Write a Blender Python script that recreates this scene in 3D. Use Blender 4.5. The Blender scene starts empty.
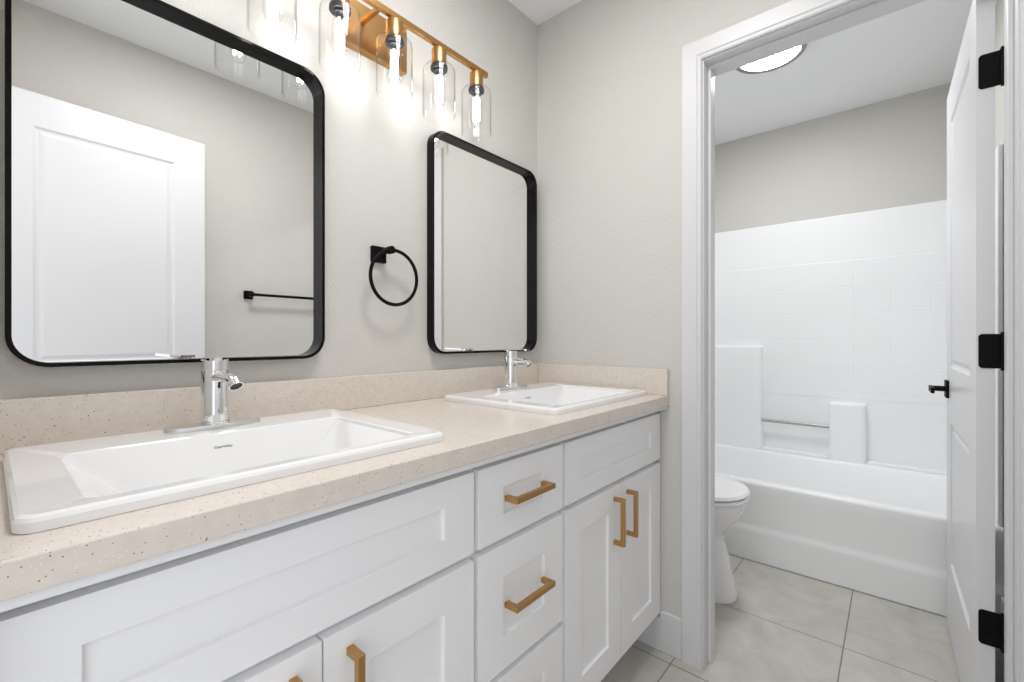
import bpy, bmesh, math, random
from mathutils import Vector, Matrix
random.seed(7)
PI = math.pi
scene = bpy.context.scene
COL = scene.collection

# ------------------------------------------------------------------ camera, world, exposure
CAM = (1.17, 0.0, 1.089)
YAW = 0.7066
F_PX = 448.457
cam_d = bpy.data.cameras.new('camera')
cam_d.sensor_fit = 'HORIZONTAL'; cam_d.sensor_width = 36.0
cam_d.lens = F_PX / 1024 * 36.0
cam_d.shift_y = -(341.0 - 338.99) / 1024
cam_d.clip_start = 0.01
cam = bpy.data.objects.new('camera', cam_d); COL.objects.link(cam)
cam.location = CAM
cam.rotation_euler = (PI / 2, 0, YAW)
scene.camera = cam

world = bpy.data.worlds.new('hall_daylight'); scene.world = world
world.use_nodes = True
wbg = world.node_tree.nodes['Background']
wbg.inputs['Color'].default_value = (0.95, 0.975, 1.0, 1)
wbg.inputs['Strength'].default_value = 1.5

vs = scene.view_settings
vs.view_transform = 'Standard'; vs.look = 'None'; vs.gamma = 1.0
vs.use_curve_mapping = False
vs.exposure = -0.10
scene.cycles.use_denoising = True
scene.cycles.max_bounces = 14
scene.cycles.diffuse_bounces = 8
scene.cycles.glossy_bounces = 8
scene.cycles.transparent_max_bounces = 24
scene.cycles.sample_clamp_indirect = 6.0

# fill light added under the vanity room ceiling, out of frame; no known fixture
la = bpy.data.lights.new('vanity_room_fill_light', 'AREA'); la.shape = 'DISK'; la.size = 0.42
la.energy = 13.5; la.color = (1.0, 0.995, 0.985)
lo = bpy.data.objects.new('vanity_room_fill_light', la); COL.objects.link(lo)
lo.location = (0.70, 0.62, 2.42)

BULB_STRENGTH = 27.0
TUB_LIGHT_STRENGTH = 84.0

# ------------------------------------------------------------------ material helpers
def new_mat(name):
    m = bpy.data.materials.new(name); m.use_nodes = True
    nt = m.node_tree
    return m, nt, nt.nodes['Principled BSDF']

def pmat(name, col, rough=0.5, metal=0.0, coat=0.0, spec=0.5, bump=None):
    """Principled material; a little roughness variation from noise, optional bump (scale, distance, detail)."""
    m, nt, b = new_mat(name)
    b.inputs['Base Color'].default_value = (*col, 1)
    b.inputs['Metallic'].default_value = metal
    b.inputs['Specular IOR Level'].default_value = spec
    b.inputs['Coat Weight'].default_value = coat
    b.inputs['Coat Roughness'].default_value = 0.05
    tc = nt.nodes.new('ShaderNodeTexCoord')
    nz = nt.nodes.new('ShaderNodeTexNoise'); nz.inputs['Scale'].default_value = 14
    nt.links.new(tc.outputs['Object'], nz.inputs['Vector'])
    mr = nt.nodes.new('ShaderNodeMapRange')
    mr.inputs['To Min'].default_value = rough * 0.92; mr.inputs['To Max'].default_value = rough * 1.08
    nt.links.new(nz.outputs['Fac'], mr.inputs['Value'])
    nt.links.new(mr.outputs['Result'], b.inputs['Roughness'])
    if bump:
        n2 = nt.nodes.new('ShaderNodeTexNoise')
        n2.inputs['Scale'].default_value = bump[0]; n2.inputs['Detail'].default_value = bump[2]
        nt.links.new(tc.outputs['Object'], n2.inputs['Vector'])
        bp = nt.nodes.new('ShaderNodeBump')
        bp.inputs['Distance'].default_value = bump[1]; bp.inputs['Strength'].default_value = 1.0
        nt.links.new(n2.outputs['Fac'], bp.inputs['Height'])
        nt.links.new(bp.outputs['Normal'], b.inputs['Normal'])
    return m

def s2l(r, g, b):
    return tuple((c / 255 / 12.92) if c / 255 <= 0.04045 else ((c / 255 + 0.055) / 1.055) ** 2.4 for c in (r, g, b))

M = {}
M['wall'] = pmat('greige_orange_peel_paint', s2l(206, 204.2, 199.5), 0.6, spec=0.3, bump=(170, 0.0018, 2))
M['ceiling'] = pmat('ceiling_paint', s2l(243, 244, 246), 0.75, spec=0.2, bump=(130, 0.001, 2))
M['trim'] = pmat('white_trim_enamel', s2l(215, 215, 217), 0.36)
M['door'] = pmat('white_door_enamel', s2l(222, 222, 225), 0.33)
M['cabinet'] = pmat('white_cabinet_lacquer', s2l(242, 242, 244), 0.33)
M['ply'] = pmat('white_cabinet_box', s2l(230, 231, 233), 0.5)
M['porcelain'] = pmat('white_vitreous_china', s2l(238, 238, 239), 0.08, coat=0.4)
M['acrylic'] = pmat('white_gelcoat', s2l(243, 244, 245), 0.33)
M['chrome'] = pmat('polished_chrome', (0.86, 0.86, 0.87), 0.05, metal=1.0)
M['brushed'] = pmat('brushed_chrome_plate', (0.78, 0.78, 0.78), 0.34, metal=1.0)
M['satin'] = pmat('satin_nickel_bar', (0.42, 0.42, 0.42), 0.4, metal=1.0)
M['brass'] = pmat('brushed_gold', s2l(192, 149, 97), 0.32, metal=1.0)
M['black'] = pmat('matte_black_metal', (0.004, 0.004, 0.004), 0.55, spec=0.12)
M['frame'] = pmat('black_steel_frame', (0.003, 0.0028, 0.0026), 0.16, spec=0.15)
M['socket'] = pmat('dark_socket', (0.03, 0.03, 0.035), 0.35)
M['nickel'] = pmat('dark_nickel_ring', (0.33, 0.33, 0.33), 0.3, metal=1.0)
M['mirror'] = pmat('silvered_mirror', (0.93, 0.935, 0.93), 0.0, metal=1.0)
M['ink'] = pmat('grey_printed_ink', (0.12, 0.12, 0.13), 0.5)
M['seat'] = pmat('white_toilet_seat_plastic', s2l(238, 238, 239), 0.2)

def quartz():
    m, nt, b = new_mat('beige_speckled_quartz')
    tc = nt.nodes.new('ShaderNodeTexCoord')
    rot = nt.nodes.new('ShaderNodeMapping'); rot.inputs['Rotation'].default_value = (0.5, 0.35, 0.6)
    nt.links.new(tc.outputs['Object'], rot.inputs['Vector'])
    big = nt.nodes.new('ShaderNodeTexNoise'); big.inputs['Scale'].default_value = 60; big.inputs['Detail'].default_value = 4
    nt.links.new(tc.outputs['Object'], big.inputs['Vector'])
    r0 = nt.nodes.new('ShaderNodeValToRGB')
    r0.color_ramp.elements[0].position = 0.35; r0.color_ramp.elements[0].color = (*s2l(215, 205, 196), 1)
    r0.color_ramp.elements[1].position = 0.65; r0.color_ramp.elements[1].color = (*s2l(221, 211, 202), 1)
    nt.links.new(big.outputs['Fac'], r0.inputs['Fac'])
    last = r0.outputs['Color']
    for sc, thr, pick, col in ((190, 0.215, 0.93, s2l(112, 90, 74)), (300, 0.24, 0.88, s2l(140, 116, 98)), (340, 0.26, 0.92, s2l(236, 228, 220))):
        vo = nt.nodes.new('ShaderNodeTexVoronoi'); vo.inputs['Scale'].default_value = sc
        nt.links.new(rot.outputs['Vector'], vo.inputs['Vector'])
        lt = nt.nodes.new('ShaderNodeMath'); lt.operation = 'LESS_THAN'; lt.inputs[1].default_value = thr
        nt.links.new(vo.outputs['Distance'], lt.inputs[0])
        sep = nt.nodes.new('ShaderNodeSeparateColor'); nt.links.new(vo.outputs['Color'], sep.inputs['Color'])
        gt = nt.nodes.new('ShaderNodeMath'); gt.operation = 'GREATER_THAN'; gt.inputs[1].default_value = pick
        nt.links.new(sep.outputs[0], gt.inputs[0])
        mu = nt.nodes.new('ShaderNodeMath'); mu.operation = 'MULTIPLY'
        nt.links.new(lt.outputs[0], mu.inputs[0]); nt.links.new(gt.outputs[0], mu.inputs[1])
        mx = nt.nodes.new('ShaderNodeMix'); mx.data_type = 'RGBA'
        nt.links.new(mu.outputs[0], mx.inputs['Factor']); nt.links.new(last, mx.inputs['A'])
        mx.inputs['B'].default_value = (*col, 1)
        last = mx.outputs['Result']
    nt.links.new(last, b.inputs['Base Color'])
    b.inputs['Roughness'].default_value = 0.25
    return m
M['quartz'] = quartz()

TILE_X, TILE_Y, TILE_OX, TILE_OY = 0.434, 0.474, 0.598, 1.488
def tile():
    m, nt, b = new_mat('grey_porcelain_floor_tile')
    tc = nt.nodes.new('ShaderNodeTexCoord')
    mp = nt.nodes.new('ShaderNodeMapping')
    mp.inputs['Location'].default_value = (-TILE_OX + 10 * TILE_X, -TILE_OY + 10 * TILE_Y, 0)
    nt.links.new(tc.outputs['Object'], mp.inputs['Vector'])
    br = nt.nodes.new('ShaderNodeTexBrick')
    br.offset = 0.0; br.squash = 1.0
    br.inputs['Scale'].default_value = 1.0
    br.inputs['Brick Width'].default_value = TILE_X; br.inputs['Row Height'].default_value = TILE_Y
    br.inputs['Mortar Size'].default_value = 0.0022; br.inputs['Mortar Smooth'].default_value = 0.1
    nt.links.new(mp.outputs['Vector'], br.inputs['Vector'])
    n1 = nt.nodes.new('ShaderNodeTexNoise'); n1.inputs['Scale'].default_value = 7; n1.inputs['Detail'].default_value = 8; n1.inputs['Roughness'].default_value = 0.65
    n1.inputs['Distortion'].default_value = 0.6
    nt.links.new(tc.outputs['Object'], n1.inputs['Vector'])
    r = nt.nodes.new('ShaderNodeValToRGB')
    r.color_ramp.elements[0].position = 0.3; r.color_ramp.elements[0].color = (*s2l(174, 171, 164), 1)
    r.color_ramp.elements[1].position = 0.7; r.color_ramp.elements[1].color = (*s2l(198, 195, 188), 1)
    nt.links.new(n1.outputs['Fac'], r.inputs['Fac'])
    mx = nt.nodes.new('ShaderNodeMix'); mx.data_type = 'RGBA'
    nt.links.new(br.outputs['Fac'], mx.inputs['Factor']); nt.links.new(r.outputs['Color'], mx.inputs['A'])
    mx.inputs['B'].default_value = (*s2l(128, 124, 118), 1)
    nt.links.new(mx.outputs['Result'], b.inputs['Base Color'])
    b.inputs['Roughness'].default_value = 0.45
    inv = nt.nodes.new('ShaderNodeMath'); inv.operation = 'SUBTRACT'; inv.inputs[0].default_value = 1.0
    nt.links.new(br.outputs['Fac'], inv.inputs[1])
    bp = nt.nodes.new('ShaderNodeBump'); bp.inputs['Distance'].default_value = 0.002; bp.inputs['Strength'].default_value = 0.6
    nt.links.new(inv.outputs[0], bp.inputs['Height']); nt.links.new(bp.outputs['Normal'], b.inputs['Normal'])
    return m
M['tile'] = tile()

def moulded_tile():
    """white gelcoat with faint moulded square tile grooves (object x, z)"""
    m, nt, b = new_mat('white_gelcoat_moulded_tile')
    b.inputs['Base Color'].default_value = (*s2l(243, 244, 245), 1)
    b.inputs['Roughness'].default_value = 0.33
    tc = nt.nodes.new('ShaderNodeTexCoord')
    sp = nt.nodes.new('ShaderNodeSeparateXYZ'); nt.links.new(tc.outputs['Object'], sp.inputs[0])
    cb = nt.nodes.new('ShaderNodeCombineXYZ')
    nt.links.new(sp.outputs['X'], cb.inputs['X']); nt.links.new(sp.outputs['Z'], cb.inputs['Y'])
    br = nt.nodes.new('ShaderNodeTexBrick'); br.offset = 0.0; br.squash = 1.0
    br.inputs['Scale'].default_value = 1.0
    br.inputs['Brick Width'].default_value = 0.165; br.inputs['Row Height'].default_value = 0.155
    br.inputs['Mortar Size'].default_value = 0.004; br.inputs['Mortar Smooth'].default_value = 1.0
    nt.links.new(cb.outputs[0], br.inputs['Vector'])
    inv = nt.nodes.new('ShaderNodeMath'); inv.operation = 'SUBTRACT'; inv.inputs[0].default_value = 1.0
    nt.links.new(br.outputs['Fac'], inv.inputs[1])
    bp = nt.nodes.new('ShaderNodeBump'); bp.inputs['Distance'].default_value = 0.0015; bp.inputs['Strength'].default_value = 0.5
    nt.links.new(inv.outputs[0], bp.inputs['Height']); nt.links.new(bp.outputs['Normal'], b.inputs['Normal'])
    return m
M['moulded'] = moulded_tile()

def thin_glass(name, tint=(1, 1, 1), refl=0.9):
    """thin clear glass: see-through with a fresnel sheen, both sides of the wall modelled"""
    m = bpy.data.materials.new(name); m.use_nodes = True
    nt = m.node_tree; nt.nodes.clear()
    out = nt.nodes.new('ShaderNodeOutputMaterial')
    tr = nt.nodes.new('ShaderNodeBsdfTransparent')
    # the wall of the glass absorbs more where it is crossed at a grazing angle
    lw = nt.nodes.new('ShaderNodeLayerWeight'); lw.inputs['Blend'].default_value = 0.5
    pw = nt.nodes.new('ShaderNodeMath'); pw.operation = 'POWER'; pw.inputs[1].default_value = 7.0
    nt.links.new(lw.outputs['Facing'], pw.inputs[0])
    tm = nt.nodes.new('ShaderNodeMix'); tm.data_type = 'RGBA'
    nt.links.new(pw.outputs[0], tm.inputs['Factor'])
    tm.inputs['A'].default_value = (*tint, 1); tm.inputs['B'].default_value = (0.52, 0.53, 0.54, 1)
    nt.links.new(tm.outputs['Result'], tr.inputs['Color'])
    gl = nt.nodes.new('ShaderNodeBsdfGlossy'); gl.inputs['Roughness'].default_value = 0.02
    fr = nt.nodes.new('ShaderNodeFresnel'); fr.inputs['IOR'].default_value = 1.45
    mu = nt.nodes.new('ShaderNodeMath'); mu.operation = 'MULTIPLY'; mu.inputs[1].default_value = refl
    nt.links.new(fr.outputs[0], mu.inputs[0])
    ge = nt.nodes.new('ShaderNodeNewGeometry')
    fs = nt.nodes.new('ShaderNodeMath'); fs.operation = 'SUBTRACT'; fs.inputs[0].default_value = 1.0
    nt.links.new(ge.outputs['Backfacing'], fs.inputs[1])
    mf = nt.nodes.new('ShaderNodeMath'); mf.operation = 'MULTIPLY'
    nt.links.new(mu.outputs[0], mf.inputs[0]); nt.links.new(fs.outputs[0], mf.inputs[1])
    mx = nt.nodes.new('ShaderNodeMixShader')
    nt.links.new(mf.outputs[0], mx.inputs[0]); nt.links.new(tr.outputs[0], mx.inputs[1]); nt.links.new(gl.outputs[0], mx.inputs[2])
    nt.links.new(mx.outputs[0], out.inputs[0])
    return m
M['glass'] = thin_glass('clear_shade_glass', (0.99, 0.99, 0.99))
M['bulb_glass'] = thin_glass('clear_bulb_glass', (0.99, 0.99, 0.99))

def emis(name, col, s):
    m = bpy.data.materials.new(name); m.use_nodes = True
    nt = m.node_tree; nt.nodes.clear()
    out = nt.nodes.new('ShaderNodeOutputMaterial'); e = nt.nodes.new('ShaderNodeEmission')
    e.inputs['Color'].default_value = (*col, 1); e.inputs['Strength'].default_value = s
    nt.links.new(e.outputs[0], out.inputs[0]); return m
M['filament'] = emis('glowing_filament', (1.0, 0.99, 0.975), BULB_STRENGTH)
M['diffuser'] = emis('lit_white_diffuser', (0.975, 0.985, 1.0), TUB_LIGHT_STRENGTH)

# ------------------------------------------------------------------ mesh helpers
def BM(): return bmesh.new()

def box(bm, x0, x1, y0, y1, z0, z1):
    v = [bm.verts.new((x, y, z)) for z in (z0, z1) for y in (y0, y1) for x in (x0, x1)]
    for f in ((0, 2, 3, 1), (4, 5, 7, 6), (0, 1, 5, 4), (2, 6, 7, 3), (0, 4, 6, 2), (1, 3, 7, 5)):
        bm.faces.new([v[i] for i in f])

def loft(bm, loops, cap0=True, cap1=True, closed=True):
    rings = [[bm.verts.new(p) for p in L] for L in loops]
    n = len(rings[0])
    for a, b in zip(rings[:-1], rings[1:]):
        for i in range(n if closed else n - 1):
            j = (i + 1) % n
            bm.faces.new((a[i], a[j], b[j], b[i]))
    if cap0: bm.faces.new(list(reversed(rings[0])))
    if cap1: bm.faces.new(rings[-1])

def lathe(bm, prof, c=(0, 0, 0), axis='z', seg=40, cap0=False, cap1=False):
    """prof: list of (radius, height)"""
    loops = []
    for r, h in prof:
        L = []
        for i in range(seg):
            a = 2 * PI * i / seg
            p, q = r * math.cos(a), r * math.sin(a)
            if axis == 'z': L.append((c[0] + p, c[1] + q, c[2] + h))
            elif axis == 'x': L.append((c[0] + h, c[1] + p, c[2] + q))
            else: L.append((c[0] + q, c[1] + h, c[2] + p))
        loops.append(L)
    loft(bm, loops, cap0, cap1)

def tube(bm, pts, r, seg=14, closed=False, caps=True):
    """round tube along points"""
    P = [Vector(p) for p in pts]; n = len(P); loops = []
    up = None
    for i, p in enumerate(P):
        if closed: t = (P[(i + 1) % n] - P[i - 1]).normalized()
        else: t = (P[min(i + 1, n - 1)] - P[max(i - 1, 0)]).normalized()
        if up is None:
            up = t.orthogonal().normalized()
        up = (up - t * up.dot(t)).normalized()
        s = t.cross(up)
        rr = r[i] if isinstance(r, (list, tuple)) else r
        loops.append([tuple(p + (up * math.cos(2 * PI * k / seg) + s * math.sin(2 * PI * k / seg)) * rr) for k in range(seg)])
    if closed: loops.append(loops[0])
    loft(bm, loops, caps and not closed, caps and not closed)
    if closed: bmesh.ops.remove_doubles(bm, verts=bm.verts, dist=1e-6)

def rrect(a0, a1, b0, b1, r, n=6):
    """rounded rectangle as (a, b) points, counter-clockwise"""
    pts = []
    for cx, cy, s in ((a1 - r, b1 - r, 0), (a0 + r, b1 - r, 1), (a0 + r, b0 + r, 2), (a1 - r, b0 + r, 3)):
        for i in range(n + 1):
            a = PI / 2 * (s + i / n)
            pts.append((cx + r * math.cos(a), cy + r * math.sin(a)))
    return pts

def obj(name, bm, mat, parent=None, loc=(0, 0, 0), bevel=None, smooth=None, seg=2, subsurf=0):
    bmesh.ops.recalc_face_normals(bm, faces=bm.faces)
    me = bpy.data.meshes.new(name); bm.to_mesh(me); bm.free()
    me.materials.append(M[mat])
    o = bpy.data.objects.new(name, me); COL.objects.link(o)
    o.location = loc
    if parent is not None: o.parent = parent
    if smooth is not None:
        for p in me.polygons: p.use_smooth = True
        me.set_sharp_from_angle(angle=math.radians(smooth))
    if subsurf:
        s = o.modifiers.new('smooth', 'SUBSURF'); s.levels = subsurf; s.render_levels = subsurf
    if bevel:
        b = o.modifiers.new('edge', 'BEVEL'); b.width = bevel; b.segments = seg
        b.harden_normals = smooth is not None
        b.limit_method = 'ANGLE'; b.angle_limit = math.radians(40)
    return o

def thing(name, loc, label, cat, group=None, kind=None, rz=0.0):
    o = bpy.data.objects.new(name, None); COL.objects.link(o)
    o.empty_display_size = 0.05
    o.location = loc; o.rotation_euler = (0, 0, rz)
    return tag(o, label, cat, group, kind)

def tag(o, label, cat, group=None, kind=None):
    o['label'] = label; o['category'] = cat
    if group: o['group'] = group
    if kind: o['kind'] = kind
    return o

def copy_tree(o, parent=None):
    c = o.copy(); COL.objects.link(c)
    if parent is not None: c.parent = parent
    for ch in list(o.children): copy_tree(ch, c)
    return c

# ------------------------------------------------------------------ the room
W_R = 1.48          # right wall plane (x); the mirror wall is x = 0
Y1 = 1.538          # wall with the doorway to the tub room, front face
Y1B = 1.655         # its rear face
Y2 = 3.292          # wall behind the tub
Y0 = -0.024         # entry wall, inner face
HC = 2.437          # ceiling
T = 0.1

b = BM(); box(b, -T, W_R + T, -0.11, Y2 + T, -0.06, 0)
tag(obj('floor', b, 'tile'), 'grey square floor tiles running from vanity into tub room', 'floor', kind='structure')
b = BM(); box(b, -T, W_R + T, -0.11, Y2 + T, HC, HC + 0.06)
tag(obj('ceiling', b, 'ceiling'), 'plain white ceiling over vanity and tub', 'ceiling', kind='structure')
b = BM(); box(b, -T, 0, -0.11, Y2 + T, 0, HC)
tag(obj('wall_left', b, 'wall'), 'greige textured wall behind both mirrors', 'wall', kind='structure')
b = BM(); box(b, W_R, W_R + T, -0.11, Y2 + T, 0, HC)
tag(obj('wall_right', b, 'wall'), 'greige wall facing the mirrors, seen in them', 'wall', kind='structure')
b = BM(); box(b, 0, W_R, Y2, Y2 + T, 0, HC)
tag(obj('wall_far', b, 'wall'), 'greige wall above the white tub surround', 'wall', kind='structure')
JL, JR, JT = 0.691, 1.384, 2.007       # clear opening of the tub-room doorway
b = BM()
box(b, 0, JL - 0.018, Y1, Y1B, 0, HC); box(b, JR + 0.018, W_R, Y1, Y1B, 0, HC)
box(b, JL - 0.018, JR + 0.018, Y1, Y1B, JT + 0.018, HC)
tag(obj('wall_back', b, 'wall'), 'greige wall around the doorway to the tub room', 'wall', kind='structure')
EX0, EX1, ET = 0.59, 1.315, 2.05       # entry opening behind the camera
b = BM()
box(b, 0, EX0, -0.11, Y0, 0, HC); box(b, EX1, W_R, -0.11, Y0, 0, HC); box(b, EX0, EX1, -0.11, Y0, ET, HC)
tag(obj('wall_front', b, 'wall'), 'greige entry wall at the near end of the vanity', 'wall', kind='structure')

# door frame of the tub room: casing, jamb with stop
CW = 0.0655
tr = thing('trim_1', (0, Y1, 0), 'white door casing and jamb around the tub room doorway', 'door frame', kind='structure')
def casing_profile(d0):      # (offset outwards from the opening, projection from the wall)
    return [(0.000, 0.0), (0.000, 0.009), (0.004, 0.0115), (0.012, 0.0115), (0.016, 0.0145), (CW - 0.004, 0.0165), (CW, 0.0135), (CW, 0.0)]
b = BM()
RV = 0.005
def U(off, proj):
    xl, xr, zt = JL - RV - off, JR + RV + off, JT + RV + off
    return [(xl, -proj, 0), (xl, -proj, zt), (xr, -proj, zt), (xr, -proj, 0)]
P = casing_profile(0)
rows = [[b.verts.new(p) for p in U(o, q)] for o, q in P]
for i in range(len(rows)):
    a, c = rows[i], rows[(i + 1) % len(rows)]
    for k in range(3): b.faces.new((a[k], a[k + 1], c[k + 1], c[k]))
b.faces.new([r[0] for r in rows]); b.faces.new([r[3] for r in reversed(rows)])
obj('casing', b, 'trim', tr)
b = BM()
JD = Y1B - Y1
box(b, JL - 0.018, JL, 0, JD, 0, JT + 0.018); box(b, JR, JR + 0.018, 0, JD, 0, JT + 0.018); box(b, JL, JR, 0, JD, JT, JT + 0.018)
obj('jamb', b, 'trim', tr, bevel=0.001)
b = BM()
S0, S1, SD = 0.036, 0.075, 0.011
box(b, JL, JL + SD, S0, S1, 0, JT); box(b, JR - SD, JR, S0, S1, 0, JT); box(b, JL + SD, JR - SD, S0, S1, JT - SD, JT)
obj('door_stop', b, 'trim', tr, bevel=0.002)

def baseboard(name, x0, x1, y0, y1, label):
    b = BM(); box(b, x0, x1, y0, y1, 0, 0.14)
    tag(obj(name, b, 'trim', bevel=0.004, seg=3), label, 'baseboard', kind='structure')
b = BM(); box(b, 0.5465, JL - RV - CW, Y1 - 0.013, Y1, 0, 0.14); box(b, 0.461, 0.5465, Y1 - 0.013, Y1, 0, 0.1165)
tag(obj('baseboard_back', b, 'trim', bevel=0.003, seg=3), 'short white baseboard between vanity and door casing', 'baseboard', kind='structure')
baseboard('baseboard_right', W_R - 0.013, W_R, Y1B, 2.43, 'white baseboard behind the open tub room door')
baseboard('baseboard_left', 0, 0.013, Y1B, 2.43, 'white baseboard on the wall behind the toilet')

# ------------------------------------------------------------------ panelled slabs
def panelled(bm, w, h, t, panels, steps, both=True, ox=0.0):
    """Slab in local frame: y along the width, z up, thickness along +x from 0 to t (front face x = 0, facing -x).
    panels: (y0, y1, z0, z1); steps: list of (inset, depth) loops inside each panel."""
    ys = sorted({0, w, *[p[0] for p in panels], *[p[1] for p in panels]})
    zs = sorted({0, h, *[p[2] for p in panels], *[p[3] for p in panels]})
    cells = {(p[0], p[2]): p for p in panels}
    def inside(y0, y1, z0, z1):
        return any(p[0] <= y0 and y1 <= p[1] and p[2] <= z0 and z1 <= p[3] for p in panels)
    for side in ((0, 1), (t, -1)) if both else ((0, 1),):
        x, sg = side
        for i in range(len(ys) - 1):
            for k in range(len(zs) - 1):
                if not inside(ys[i], ys[i + 1], zs[k], zs[k + 1]):
                    bm.faces.new([bm.verts.new((ox + x, a, c)) for a, c in ((ys[i], zs[k]), (ys[i + 1], zs[k]), (ys[i + 1], zs[k + 1]), (ys[i], zs[k + 1]))])
        for p in panels:
            loops = [[(ox + x, p[0], p[2]), (ox + x, p[1], p[2]), (ox + x, p[1], p[3]), (ox + x, p[0], p[3])]]
            for ins, d in steps:
                loops.append([(ox + x + sg * d, p[0] + ins, p[2] + ins), (ox + x + sg * d, p[1] - ins, p[2] + ins),
                              (ox + x + sg * d, p[1] - ins, p[3] - ins), (ox + x + sg * d, p[0] + ins, p[3] - ins)])
            loft(bm, loops, False, True)
    if not both:
        bm.faces.new([bm.verts.new((ox + t, a, c)) for a, c in ((0, 0), (w, 0), (w, h), (0, h))])
    E = [(0, 0), (w, 0), (w, h), (0, h)]
    for i in range(4):
        (a, c), (d, e) = E[i], E[(i + 1) % 4]
        bm.faces.new([bm.verts.new(q) for q in ((ox, a, c), (ox, d, e), (ox + t, d, e), (ox + t, a, c))])
    bmesh.ops.remove_doubles(bm, verts=bm.verts, dist=1e-5)

DOOR_STEPS = [(0.008, 0.006), (0.013, 0.007), (0.017, 0.007), (0.030, 0.003)]
def lever_handle(parent, y, z, x=0.0, sgn=-1, toward=-1):
    """square rose and lever on the face at local x; lever runs along local y"""
    b = BM(); box(b, min(x, x + sgn * 0.009), max(x, x + sgn * 0.009), y - 0.032, y + 0.032, z - 0.032, z + 0.032)
    h = obj('door_handle', b, 'black', parent, bevel=0.0015)
    b = BM()
    lathe(b, [(0.010, 0), (0.010, sgn * 0.042)], (x + sgn * 0.009, y, z), 'x', 20, True, True)
    xa, xb = sorted((x + sgn * 0.044, x + sgn * 0.054))
    ya, yb = sorted((y - toward * 0.012, y + toward * 0.112))
    box(b, xa, xb, ya, yb, z - 0.010, z + 0.010)
    obj('lever', b, 'black', h, bevel=0.001)
    return h

# door of the tub room, standing open into it
DW, DH, DT = 0.715, 1.993, 0.034
d1 = thing('door_1', (1.3305, 1.668, 0.01), 'open white two-panel door with black hinges beside the tub', 'door', kind='structure', rz=math.radians(0.75))
b = BM(); panelled(b, DW, DH, DT, [(0.115, DW - 0.115, 0.26, 0.775), (0.115, DW - 0.115, 0.975, DH - 0.125)], DOOR_STEPS)
obj('door_slab', b, 'door', d1, bevel=0.0015)
lever_handle(d1, DW - 0.055, 0.893, 0.0, -1, -1)
lever_handle(d1, DW - 0.055, 0.893, DT, 1, -1)
for zc in (0.338, 1.048, 1.767):
    b = BM()
    # leaf on the door's edge with rounded corners on its free side
    L = rrect(0.004, 0.047, zc - 0.044, zc + 0.044, 0.008, 4)
    loft(b, [[(p[0], -0.0025, p[1]) for p in L], [(p[0], 0.0, p[1]) for p in L]])
    h = obj('hinge', b, 'black', d1)
    b = BM()
    for k in range(5):
        z0 = zc - 0.044 + k * 0.0176
        lathe(b, [(0.0058, 0.0006), (0.0058, 0.0170)], (0.0465, -0.006, z0), 'z', 16, True, True)
    lathe(b, [(0.004, -0.049), (0.004, 0.049)], (0.0465, -0.006, zc), 'z', 12, True, True)
    obj('hinge_pin', b, 'black', h, smooth=40)

# entry door, swung against the right wall; seen in the big mirror
d2 = thing('door_2', (1.318, -0.006, 0.01), 'white two-panel door seen only as a reflection in a mirror', 'door', kind='structure', rz=math.radians(-4.2))
EW, EH = 0.69, 2.016
b = BM(); panelled(b, EW, EH, DT, [(0.12, EW - 0.12, 0.26, 0.775), (0.12, EW - 0.12, 0.985, EH - 0.125)], DOOR_STEPS)
obj('door_slab', b, 'door', d2, bevel=0.0015)
lever_handle(d2, EW - 0.06, 0.90, 0.0, -1, -1)

# ------------------------------------------------------------------ vanity
CX = 0.5755                       # counter front
ZT, ZB = 0.8935, 0.8585           # counter top and underside
SX0, SX1 = 0.072, 0.513           # sinks, front to back
SINKS = (0.2975, 1.2235)           # sink centres along the wall
SW = 0.563
def slab_with_holes(bm, x0, x1, y0, y1, z0, z1, holes):
    xs = sorted({x0, x1, *[h[0] for h in holes], *[h[1] for h in holes]})
    ys = sorted({y0, y1, *[h[2] for h in holes], *[h[3] for h in holes]})
    def hole(i, j):
        if not (0 <= i < len(xs) - 1 and 0 <= j < len(ys) - 1): return True
        cx, cy = (xs[i] + xs[i + 1]) / 2, (ys[j] + ys[j + 1]) / 2
        return any(h[0] < cx < h[1] and h[2] < cy < h[3] for h in holes)
    def q(*p): bm.faces.new([bm.verts.new(c) for c in p])
    for i in range(len(xs) - 1):
        for j in range(len(ys) - 1):
            if hole(i, j): continue
            a, c, d, e = xs[i], xs[i + 1], ys[j], ys[j + 1]
            q((a, d, z1), (c, d, z1), (c, e, z1), (a, e, z1)); q((a, d, z0), (a, e, z0), (c, e, z0), (c, d, z0))
            if hole(i - 1, j): q((a, d, z0), (a, d, z1), (a, e, z1), (a, e, z0))
            if hole(i + 1, j): q((c, d, z0), (c, e, z0), (c, e, z1), (c, d, z1))
            if hole(i, j - 1): q((a, d, z0), (c, d, z0), (c, d, z1), (a, d, z1))
            if hole(i, j + 1): q((a, e, z0), (a, e, z1), (c, e, z1), (c, e, z0))
    bmesh.ops.remove_doubles(bm, verts=bm.verts, dist=1e-5)
holes = [(SX0 + 0.03, SX1 - 0.02, y - SW / 2 + 0.03, y + SW / 2 - 0.03) for y in SINKS]
VY0 = -0.020
ct = thing('countertop', (0, 0, ZB), 'beige speckled quartz vanity countertop with low backsplash', 'countertop')
b = BM(); slab_with_holes(b, 0.001, CX, VY0, Y1 - 0.001, 0, ZT - ZB, holes)
obj('slab', b, 'quartz', ct, bevel=0.002, seg=2)
b = BM(); box(b, 0.001, 0.020, VY0, Y1 - 0.001, ZT - ZB + 0.0003, 0.985 - ZB)
obj('backsplash', b, 'quartz', ct, bevel=0.0015)
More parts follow.
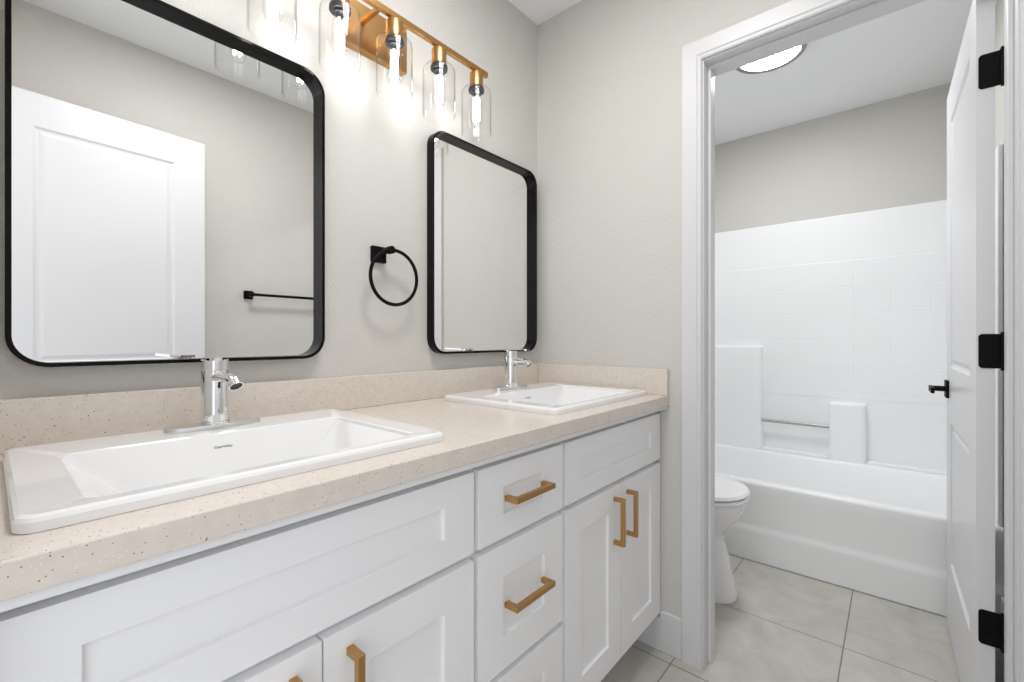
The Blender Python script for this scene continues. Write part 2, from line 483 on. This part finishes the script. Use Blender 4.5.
b = BM(); box(b, 0.0205, CX - 0.001, Y1 - 0.020, Y1 - 0.001, ZT - ZB + 0.0003, 0.985 - ZB)
obj('backsplash', b, 'quartz', ct, bevel=0.0015)
b = BM(); box(b, 0.535, CX - 0.006, VY0, Y1 - 0.003, -0.0115, -0.0003)
obj('buildup_strip', b, 'ply', ct, bevel=0.001)

XF = 0.545; XC = 0.525            # face of the fronts, face of the carcass
def pull(parent, horizontal, y, z, L=0.138):
    """square brass bar pull on the front face x = XF (local)"""
    b = BM(); s = 0.0058; pr = 0.034
    def bx(a0, a1, x0, x1):
        if horizontal: box(b, x0, x1, y + a0, y + a1, z - s, z + s)
        else: box(b, x0, x1, y - s, y + s, z + a0, z + a1)
    bx(-L / 2, L / 2, XF + pr - 2 * s, XF + pr)
    bx(-L / 2, -L / 2 + 2 * s, XF - 0.0005, XF + pr - 2 * s)
    bx(L / 2 - 2 * s, L / 2, XF - 0.0005, XF + pr - 2 * s)
    return obj('handle', b, 'brass', parent, bevel=0.0008)

def front(name, parent, oy, y0, y1, z0, z1, stile=0.075, rail=0.05):
    """shaker front with a recessed flat panel; faces +x"""
    b = BM(); w, h = y1 - y0, z1 - z0
    panelled(b, w, h, 0.0195, [(stile, w - stile, rail, h - rail)], [(0.0012, 0.0075)], both=False)
    for v in b.verts: v.co = (XF - v.co.x, v.co.y + y0 - oy, v.co.z + z0)
    return obj(name, b, 'cabinet', parent, bevel=0.0012)

def carcass(root, w, hole):
    b = BM(); t = 0.016
    z0, z1 = 0.118, 0.8465
    box(b, 0.004, XC, 0, t, z0, z1); box(b, 0.004, XC, w - t, w, z0, z1)
    box(b, 0.004, 0.014, t, w - t, z0, z1); box(b, 0.014, XC - 0.02, t, w - t, z0, z0 + t)
    # face frame
    box(b, XC - 0.02, XC, t, 0.04, z0, z1); box(b, XC - 0.02, XC, w - 0.04, w - t, z0, z1)
    box(b, XC - 0.02, XC, 0.04, w - 0.04, z1 - 0.04, z1); box(b, XC - 0.02, XC, 0.04, w - 0.04, 0.645, 0.685)
    box(b, XC - 0.02, XC, 0.04, w - 0.04, z0, z0 + 0.04)
    if not hole: box(b, XC - 0.02, XC, 0.04, w - 0.04, 0.372, 0.405)
    obj('carcass', b, 'ply', root)
    b = BM(); box(b, 0.445, 0.46, 0, w - 0.0005, 0.001, 0.1175)
    obj('toe_kick', b, 'ply', root)

def sink_base(y0, y1, fy0, fy1, split, label):
    r = thing('vanity_cabinet', (0, y0, 0), label, 'cabinet')
    carcass(r, y1 - y0, True)
    front('false_front', r, y0, fy0, fy1, 0.671, 0.829)
    dl = front('door', r, y0, fy0, split - 0.0015, 0.133, 0.656, 0.075, 0.07)
    pull(dl, False, split - 0.042 - y0, 0.558)
    dr = front('door', r, y0, split + 0.0015, fy1, 0.133, 0.656, 0.075, 0.07)
    pull(dr, False, split + 0.042 - y0, 0.558)
    return r
sink_base(-0.020, 0.6235, -0.012, 0.6175, 0.3135, 'white shaker cabinet with a long false front, under the sink below the door-reflecting mirror')
sink_base(0.9325, 1.534, 0.9395, 1.531, 1.2355, 'white two-door shaker cabinet under the corner sink, beside the doorway')
dc = thing('vanity_cabinet', (0, 0.624, 0), 'narrow white shaker cabinet of three drawers between the sink cabinets', 'cabinet')
carcass(dc, 0.308, False)
for z0, z1, rl in ((0.671, 0.829, 0.05), (0.394, 0.657, 0.07), (0.133, 0.380, 0.07)):
    d = front('drawer', dc, 0.624, 0.631, 0.925, z0, z1, 0.075, rl)
    pull(d, True, 0.778 - 0.624, (z0 + z1) / 2 + 0.003)

# ------------------------------------------------------------------ sinks
def make_sink(label):
    """origin: centre of the sink on the countertop; x towards the room"""
    cx = 0.0
    r = thing('sink', ((SX0 + SX1) / 2, SINKS[0], ZT), label, 'sink', 'drop-in sinks in the countertop')
    hx, hy = (SX1 - SX0) / 2, SW / 2
    def L(ax0, ax1, ay, z, rad, n=6): return [(p[0], p[1], z) for p in rrect(ax0, ax1, -ay, ay, rad, n)]
    ch = 0.020
    b = BM()
    bx0, bx1, by = -hx + 0.126, hx - 0.030, hy - 0.058
    loft(b, [
        L(bx0 - 0.012, bx1 + 0.008, by + 0.012, -0.002, 0.02),
        L(-hx, hx, hy, 0.0006, 0.020),
        L(-hx, hx, hy, 0.0110, 0.020),
        L(-hx + 0.002, hx - 0.002, hy - 0.002, 0.0150, 0.019),
        L(-hx + 0.006, hx - 0.006, hy - 0.006, 0.0175, 0.017),
        L(bx0 - 0.006, bx1 + 0.006, by + 0.006, 0.0175, 0.022),
        L(bx0 - 0.002, bx1 + 0.002, by + 0.002, 0.0155, 0.021),
        L(bx0, bx1, by, 0.0105, 0.020),
        L(bx0 + 0.020, bx1 - 0.012, by - 0.085, -0.070, 0.024),
        L(bx0 + 0.026, bx1 - 0.018, by - 0.098, -0.088, 0.028),
        L(bx0 + 0.042, bx1 - 0.034, by - 0.118, -0.096, 0.030),
        L(-0.024 + 0.03, 0.024 + 0.03, 0.024, -0.100, 0.0235),
        L(-0.016 + 0.03, 0.016 + 0.03, 0.016, -0.100, 0.0155)], False, True)
    # outside of the bowl below the counter
    loft(b, [
        L(bx0 - 0.012, bx1 + 0.008, by + 0.012, -0.002, 0.02),
        L(bx0 + 0.010, bx1 - 0.004, by - 0.073, -0.085, 0.03),
        L(bx0 + 0.040, bx1 - 0.030, by - 0.110, -0.112, 0.03)], False, True)
    bmesh.ops.remove_doubles(b, verts=b.verts, dist=1e-5)
    body = obj('basin', b, 'porcelain', r, smooth=22)
    b = BM()
    lathe(b, [(0.0225, -0.0995), (0.0225, -0.0965), (0.020, -0.0955), (0.016, -0.0965), (0.0, -0.0965)], (0.03, 0, 0), 'z', 28, True, False)
    obj('drain', b, 'chrome', r, smooth=40)
    # printed maker's mark on the inner back wall of the bowl
    cu = bpy.data.curves.new('logo', 'FONT'); cu.body = 'DeerValley'; cu.size = 0.0068; cu.align_x = 'CENTER'
    cu.extrude = 0.00012
    tmp = bpy.data.objects.new('logo_text', cu); COL.objects.link(tmp)
    dg = bpy.context.evaluated_depsgraph_get()
    me = bpy.data.meshes.new_from_object(tmp.evaluated_get(dg))
    bpy.data.objects.remove(tmp)
    o = bpy.data.objects.new('logo', me); COL.objects.link(o); o.parent = r
    me.materials.clear(); me.materials.append(M['ink'])
    a = Vector((bx0, 0, 0.0105)); c = Vector((bx0 + 0.020, 0, -0.070))
    dn = (c - a).normalized()
    ax, ay = Vector((0, 1, 0)), -dn
    az = ax.cross(ay)
    p = a + dn * 0.021 + az * 0.0006 + ax * -0.006
    mw = Matrix((( ax.x, ay.x, az.x, p.x), (ax.y, ay.y, az.y, p.y), (ax.z, ay.z, az.z, p.z), (0, 0, 0, 1)))
    o.matrix_local = mw
    return r
s1 = make_sink('white rectangular sink nearest the entry, under the larger-looking near mirror')
s2 = copy_tree(s1); s2.location.y = SINKS[1]
s2['label'] = 'white rectangular drop-in sink in the corner by the doorway wall'
s1['label'] = 'white rectangular drop-in sink under the mirror that reflects a white door'

# ------------------------------------------------------------------ faucets
def make_faucet(label):
    r = thing('faucet', (0.118, SINKS[0] + 0.004, ZT + 0.0177), label, 'faucet', 'single-hole chrome faucets on the sinks')
    b = BM()
    n = 24; hw, hd = 0.084, 0.029
    def stad(s, z):
        pts = []
        for k in range(2 * n):
            t = 2 * PI * k / (2 * n)
            # stadium-ellipse outline
            pts.append((hd * s * math.copysign(abs(math.sin(t)) ** 0.75, math.sin(t)), (hw - hd * (1 - s)) * math.copysign(abs(math.cos(t)) ** 0.85, math.cos(t)), z))
        return pts
    loft(b, [stad(1, 0), stad(1, 0.0060), stad(0.965, 0.0075)])
    obj('base_plate', b, 'brushed', r, smooth=35)
    b = BM()
    lathe(b, [(0.0280, 0.0070), (0.0280, 0.0115), (0.0268, 0.0128), (0.0244, 0.0130), (0.0242, 0.1130), (0.0234, 0.1145)], seg=40, cap0=True, cap1=True)
    body = obj('body', b, 'chrome', r, smooth=35)
    b = BM()
    lathe(b, [(0.0230, 0.1146), (0.0241, 0.1158), (0.0241, 0.1350), (0.0232, 0.1362)], seg=40, cap0=True, cap1=True)
    # flat lever on top, reaching over the bowl
    L = [(-0.019, -0.0155), (0.0, -0.0205), (0.03, -0.016), (0.098, -0.010), (0.102, -0.006), (0.102, 0.006), (0.098, 0.010), (0.03, 0.016), (0.0, 0.0205), (-0.019, 0.0155)]
    L = [(p[0] * 0.966 + p[1] * 0.259, p[1] * 0.966 - p[0] * 0.259) for p in L]
    loft(b, [[(p[0], p[1], 0.1355 + 0.002 * max(0, p[0]) / 0.09) for p in L], [(p[0], p[1], 0.1400 + 0.003 * max(0, p[0]) / 0.09) for p in L]])
    obj('lever', b, 'chrome', r, smooth=35)
    b = BM()
    SPC, SPS = math.cos(math.radians(12)), math.sin(math.radians(12))
    path = [(r_ * SPC, r_ * SPS, z_) for r_, z_ in ((0.010, 0.1000), (0.030, 0.1015), (0.048, 0.1010), (0.061, 0.0985), (0.071, 0.0935))]
    loops = []
    for i, p in enumerate(path):
        q0 = Vector(path[max(i - 1, 0)]); q1 = Vector(path[min(i + 1, len(path) - 1)])
        t = (q1 - q0).normalized(); up = Vector((-t.z, 0, t.x)); hh = (0.0125, 0.0105, 0.0088, 0.0085, 0.009)[i]; ww = (0.0165, 0.0160, 0.0155, 0.0150, 0.0145)[i]
        loops.append([tuple(Vector(p) + Vector((-SPS, SPC, 0)) * ww * math.cos(2 * PI * k / 20) + up * hh * math.sin(2 * PI * k / 20)) for k in range(20)])
    loft(b, loops)
    sp = obj('spout', b, 'chrome', r, smooth=50)
    b = BM()
    d = Vector((0.62 * SPC, 0.62 * SPS, -0.78)).normalized(); a0 = Vector((0.066 * SPC, 0.066 * SPS, 0.0955))
    tube(b, [a0, a0 + d * 0.013], 0.0135, 28, caps=False)
    tube(b, [a0 + d * 0.013, a0 + d * 0.0131], [0.0135, 0.0112], 28, caps=False)
    ae = obj('aerator', b, 'chrome', sp, smooth=40)
    b = BM(); tube(b, [a0 + d * 0.008, a0 + d * 0.0115], 0.0126, 28)
    obj('aerator_screen', b, 'socket', sp, smooth=40)
    return r
f1 = make_faucet('chrome faucet on the sink under the door-reflecting mirror')
f2 = copy_tree(f1); f2.location.y = SINKS[1] + 0.002
f2['label'] = 'chrome faucet on the corner sink, close to the doorway wall'

# ------------------------------------------------------------------ mirrors
MW, MH, MD = 0.558, 0.742, 0.030
def make_mirror(yc, label):
    r = thing('wall_mirror', (0.0005, yc, 1.039), label, 'mirror', 'black framed mirrors over the sinks')
    n = 10; R = 0.055; w = 0.0075
    def loop(ins, x): return [(x, p[0], p[1]) for p in rrect(-MW / 2 + ins, MW / 2 - ins, ins, MH - ins, R - ins * 0.9, n)]
    b = BM()
    loft(b, [loop(0, 0.0), loop(0, MD - 0.001), loop(0.001, MD), loop(w - 0.001, MD), loop(w, MD - 0.001),
             loop(w, 0.0)], False, False)
    # back panel closes the tray behind the glass
    L = loop(w, 0.0005); b.faces.new([b.verts.new(p) for p in L])
    bmesh.ops.remove_doubles(b, verts=b.verts, dist=1e-6)
    fr = obj('frame', b, 'frame', r, smooth=35)
    b = BM(); loft(b, [loop(w - 0.0002, 0.002), loop(w - 0.0002, 0.0045)])
    obj('mirror_glass', b, 'mirror', r)
    return r
m1 = make_mirror(0.299, 'black framed mirror in which a white door is reflected')
m2 = copy_tree(m1); m2.location.y = 1.2185
m2['label'] = 'black framed mirror close to the room corner, reflecting bare wall'

# ------------------------------------------------------------------ towel ring and towel bar
tr_ = thing('towel_ring', (0, 0.7545, 1.339), 'black towel ring hanging on the wall between the two mirrors', 'towel ring')
b = BM()
L = rrect(-0.024, 0.024, -0.024, 0.024, 0.003, 3)
loft(b, [[(0.0006, p[0], p[1]) for p in L], [(0.010, p[0], p[1]) for p in L], [(0.014, p[0] * 0.86, p[1] * 0.86) for p in L]])
obj('wall_plate', b, 'black', tr_, smooth=30)
b = BM(); lathe(b, [(0.009, 0.012), (0.009, 0.040), (0.0115, 0.040), (0.0115, 0.058)], (0, 0.012, 0.010), 'x', 20, True, True)
obj('post', b, 'black', tr_, smooth=30)
b = BM(); RR = 0.080
tube(b, [(0.049, 0.026 + RR * math.sin(2 * PI * k / 64) , -0.069 + RR * math.cos(2 * PI * k / 64)) for k in range(64)], 0.0052, 12, closed=True)
rg = obj('ring', b, 'black', tr_, smooth=60)

tb = thing('towel_bar', (W_R, 1.12, 1.325), 'black towel bar on the opposite wall, seen only reflected in a mirror', 'towel bar')
for y in (-0.21, 0.21):
    b = BM()
    box(b, -0.012, -0.0006, y - 0.022, y + 0.022, -0.022, 0.022); box(b, -0.062, -0.012, y - 0.011, y + 0.011, -0.011, 0.011)
    obj('post', b, 'black', tb, bevel=0.002)
b = BM(); tube(b, [(-0.052, -0.20, 0), (-0.052, 0.20, 0)], 0.0075, 16)
obj('bar', b, 'black', tb, smooth=40)

# ------------------------------------------------------------------ vanity light
LX = 0.112; LIGHTS = [0.415 + 0.1605 * k for k in range(5)]
LZ = 1.986
vl = thing('vanity_light', (0, LIGHTS[2], LZ), 'gold five-bulb vanity light bar with clear glass cylinders above the mirrors', 'light fixture')
b = BM(); box(b, LX - 0.0065, LX + 0.0065, LIGHTS[0] - LIGHTS[2] - 0.05, LIGHTS[4] - LIGHTS[2] + 0.05, -0.0085, 0.0085)
obj('bar', b, 'brass', vl, bevel=0.001)
b = BM()
L = rrect(-0.108, 0.108, -0.078, 0.052, 0.004, 4)
loft(b, [[(0.0006, p[0], p[1]) for p in L], [(0.022, p[0], p[1]) for p in L], [(0.024, p[0] * 0.98, p[1] * 0.98) for p in L]])
obj('back_plate', b, 'brass', vl, smooth=30)
for y in (-0.045, 0.045):
    b = BM(); box(b, 0.022, LX - 0.0063, y - 0.006, y + 0.006, -0.006, 0.006)
    obj('arm', b, 'brass', vl, bevel=0.001)
socket_meshes = {}
for k, y in enumerate(LIGHTS):
    oy = y - LIGHTS[2]
    if k == 0:
        b = BM()
        lathe(b, [(0.009, -0.008), (0.009, -0.016), (0.0215, -0.016), (0.0225, -0.018), (0.0225, -0.062), (0.0205, -0.064)], (LX, 0, 0), 'z', 28, True, True)
        so = obj('socket_cup', b, 'brass', vl, smooth=35)
        b = BM()
        lathe(b, [(0.0225, -0.0642), (0.0262, -0.066), (0.0262, -0.0755), (0.0245, -0.0775), (0.0165, -0.078), (0.0165, -0.083)], (LX, 0, 0), 'z', 28, True, True)
        obj('lamp_holder', b, 'socket', so, smooth=35)
        b = BM()   # glass cylinder, open below, with real wall thickness
        ro, ri, zt, zb = 0.0500, 0.0480, -0.068, -0.218
        prof = [(0.0260, zt - 0.0015), (0.0380, zt), (0.0450, zt - 0.003), (0.0490, zt - 0.009), (ro, zt - 0.018), (ro, zb + 0.005), *[(0.049 + 0.0019 * math.cos(t_), zb + 0.0019 + 0.0019 * math.sin(t_)) for t_ in [0.9 - k_ * (PI + 1.8) / 12 for k_ in range(13)]], (ri, zb + 0.005), (ri, zt - 0.018), (0.0470, zt - 0.0105), (0.0440, zt - 0.0055), (0.0375, zt - 0.0025), (0.0260, zt - 0.004)]
        prof.append(prof[0])
        lathe(b, prof, (LX, 0, 0), 'z', 56)
        bmesh.ops.remove_doubles(b, verts=b.verts, dist=1e-6)
        obj('glass_shade', b, 'glass', so, smooth=40)
        b = BM()
        lathe(b, [(0.012, -0.083), (0.0125, -0.090), (0.0170, -0.104), (0.0195, -0.120), (0.0195, -0.165), (0.0165, -0.180), (0.009, -0.190), (0.0008, -0.193)], (LX, 0, 0), 'z', 28, True, True)
        bu = obj('bulb', b, 'bulb_glass', so, smooth=60)
        # glowing filament column inside the bulb: a sub-part's mesh carried by the bulb's socket
        b = BM()
        for q in range(4):
            a = PI / 4 + q * PI / 2
            lathe(b, [(0.0008, -0.095), (0.0024, -0.097), (0.0024, -0.172), (0.0008, -0.174)], (LX + 0.0085 * math.cos(a), 0.0085 * math.sin(a), 0), 'z', 10, True, True)
        obj('filament', b, 'filament', so, smooth=60)
        so.location.y = oy
        first = so
    else:
        c = copy_tree(first, vl); c.location.y = oy

# ------------------------------------------------------------------ tub room: tub and surround
TY0 = 2.440; TZ = 0.385
bt = thing('bathtub', (0, TY0, 0), 'white alcove bathtub with plain apron behind the doorway', 'bathtub')
b = BM()
TXE, TYE = W_R - 0.002, Y2 - TY0 - 0.004
prof = [(0.000, 0.002), (0.0, 0.140), (0.0008, 0.150), (0.0035, 0.162), (0.0062, 0.172), (0.0070, 0.182), (0.0090, 0.330), (0.0090, 0.366), (0.0105, 0.376), (0.0145, 0.3825), (0.022, TZ)]
loft(b, [[(0.002, y, z) for y, z in prof], [(TXE, y, z) for y, z in prof]], False, False, closed=False)
obj('apron', b, 'acrylic', bt, smooth=60)
b = BM()
# deck with a moulded basin
def LT(x0, x1, y0, y1, z, r): return [(p[0], p[1], z) for p in rrect(x0, x1, y0, y1, r, 6)]
loft(b, [LT(0.002, TXE, 0.0215, TYE, TZ - 0.10, 0.002), LT(0.002, TXE, 0.0215, TYE, TZ, 0.002), LT(0.07, TXE - 0.06, 0.062, TYE - 0.10, TZ, 0.10), LT(0.076, TXE - 0.066, 0.068, TYE - 0.106, TZ - 0.003, 0.10), LT(0.084, TXE - 0.074, 0.076, TYE - 0.114, TZ - 0.015, 0.10),
         LT(0.13, TXE - 0.16, 0.12, TYE - 0.14, 0.12, 0.10), LT(0.20, TXE - 0.25, 0.19, TYE - 0.20, 0.085, 0.09)], False, True)
obj('basin', b, 'acrylic', bt, smooth=40)

SF = Y2 - 0.016          # front face of the surround panels
su = thing('tub_surround', (0, Y2, 0), 'white moulded tub surround with ledges on the far wall', 'tub surround')
b = BM()
zs0, zs1 = TZ + 0.0002, 1.822
box(b, 0.0015, W_R - 0.0015, -0.016, -0.0012, zs0, zs1)
obj('back_panel', b, 'acrylic', su, bevel=0.004, seg=3)
b = BM(); box(b, 0.0015, 0.016, TY0 + 0.03 - Y2, -0.0165, zs0, zs1)
obj('side_panel', b, 'acrylic', su, bevel=0.004, seg=3)
b = BM(); box(b, W_R - 0.016, W_R - 0.0015, TY0 + 0.03 - Y2, -0.0165, zs0, zs1)
obj('side_panel', b, 'acrylic', su, bevel=0.004, seg=3)
b = BM(); box(b, 0.30, W_R - 0.05, -0.0185, -0.0155, 0.74, 1.55)
obj('tile_panel', b, 'moulded', su, bevel=0.001)
CD = 0.075
def column(x0, x1, z1):
    b = BM(); r = 0.026
    yf = -0.0155 - CD
    def L(ins, z):
        pts = [(x0 + ins * 0.4, -0.0155)]
        for k in range(7):
            t = PI / 2 * k / 6
            pts.append((x0 + ins * 0.4 + r - r * math.cos(t), yf + ins + r - r * math.sin(t)))
        for k in range(7):
            t = PI / 2 * k / 6
            pts.append((x1 - ins * 0.4 - r + r * math.sin(t), yf + ins + r - r * math.cos(t)))
        pts.append((x1 - ins * 0.4, -0.0155))
        return [(p[0], p[1], z) for p in pts]
    rt = 0.016
    loops = [L(0, zs0)] + [L(rt * (1 - math.cos(PI / 2 * k / 6)), z1 - rt + rt * math.sin(PI / 2 * k / 6)) for k in range(7)]
    loft(b, loops)
    obj('shelf_column', b, 'acrylic', su, smooth=50)
column(0.017, 0.522, 1.046)
column(0.874, 1.046, 0.720)
b = BM(); box(b, 0.5225, 0.8735, -0.0155 - CD + 0.004, -0.0155, zs0, zs0 + 0.012)
obj('soap_ledge', b, 'acrylic', su, bevel=0.003, seg=3)
b = BM(); tube(b, [(0.512, -0.066, 0.572), (0.885, -0.066, 0.572)], 0.0105, 16)
obj('grab_bar', b, 'satin', su, smooth=40)
b = BM(); box(b, 1.046, W_R - 0.017, -0.0155 - CD + 0.012, -0.0155, zs0, zs0 + 0.010)
obj('soap_ledge', b, 'acrylic', su, bevel=0.003, seg=3)

# ------------------------------------------------------------------ toilet
tl = thing('toilet', (0.0, 2.035, 0), 'white toilet beside the tub, mostly hidden by the door casing', 'toilet')
def egg(xb, xf, hw, z, n=32, sq=0.85):
    """outline, blunt at the back (xb), round at the front (xf)"""
    cx = xf - hw * 1.25 if xf - xb > 2.2 * hw else (xb + xf) / 2
    pts = []
    for k in range(n):
        t = 2 * PI * k / n
        c, s = math.cos(t), math.sin(t)
        x = cx + (xf - cx) * c if c >= 0 else cx + (cx - xb) * math.copysign(abs(c) ** 0.6, c)
        y = hw * math.copysign(abs(s) ** sq, s)
        pts.append((x, y, z))
    return pts
b = BM()
loft(b, [egg(0.24, 0.668, 0.098, 0.001), egg(0.24, 0.668, 0.098, 0.02), egg(0.24, 0.655, 0.092, 0.06), egg(0.24, 0.635, 0.088, 0.16), egg(0.22, 0.612, 0.09, 0.235),
         egg(0.2, 0.625, 0.115, 0.275), egg(0.18, 0.668, 0.150, 0.325), egg(0.17, 0.694, 0.172, 0.375), egg(0.17, 0.700, 0.178, 0.408), egg(0.175, 0.694, 0.172, 0.415)])
obj('bowl', b, 'porcelain', tl, smooth=60)
b = BM()
loft(b, [egg(0.20, 0.706, 0.181, 0.4165), egg(0.197, 0.712, 0.186, 0.424), egg(0.20, 0.708, 0.182, 0.434)])
obj('seat', b, 'seat', tl, smooth=50)
b = BM()
loft(b, [egg(0.20, 0.706, 0.181, 0.4375), egg(0.197, 0.713, 0.187, 0.446), egg(0.20, 0.706, 0.180, 0.456), egg(0.24, 0.64, 0.13, 0.461)])
obj('lid', b, 'seat', tl, smooth=50)
b = BM()
L0, L1 = rrect(0.02, 0.20, -0.19, 0.19, 0.025, 5), rrect(0.014, 0.213, -0.205, 0.205, 0.03, 5)
loft(b, [[(*p, 0.405) for p in L0], [(*p, 0.76) for p in L1]])
obj('tank', b, 'porcelain', tl, smooth=40)
b = BM(); L = rrect(0.0135, 0.222, -0.212, 0.212, 0.03, 5); L2 = rrect(0.02, 0.212, -0.203, 0.203, 0.03, 5)
loft(b, [[(*p, 0.761) for p in L], [(*p, 0.788) for p in L], [(*p, 0.796) for p in L2]])
obj('tank_lid', b, 'porcelain', tl, smooth=40)

# ------------------------------------------------------------------ ceiling light of the tub room
cl = thing('ceiling_light', (0.721, 2.382, HC), 'round flush ceiling light with a dark metal rim in the tub room', 'ceiling light')
b = BM()
lathe(b, [(0.150, -0.0006), (0.150, -0.016), (0.147, -0.019), (0.127, -0.020), (0.124, -0.016), (0.124, -0.0006)], seg=64)
obj('rim', b, 'nickel', cl, smooth=35)
b = BM()
lathe(b, [(0.1235, -0.006), (0.1235, -0.018), (0.110, -0.0205), (0.06, -0.022), (0.001, -0.0225)], seg=64, cap0=True, cap1=True)
obj('diffuser', b, 'diffuser', cl, smooth=60)
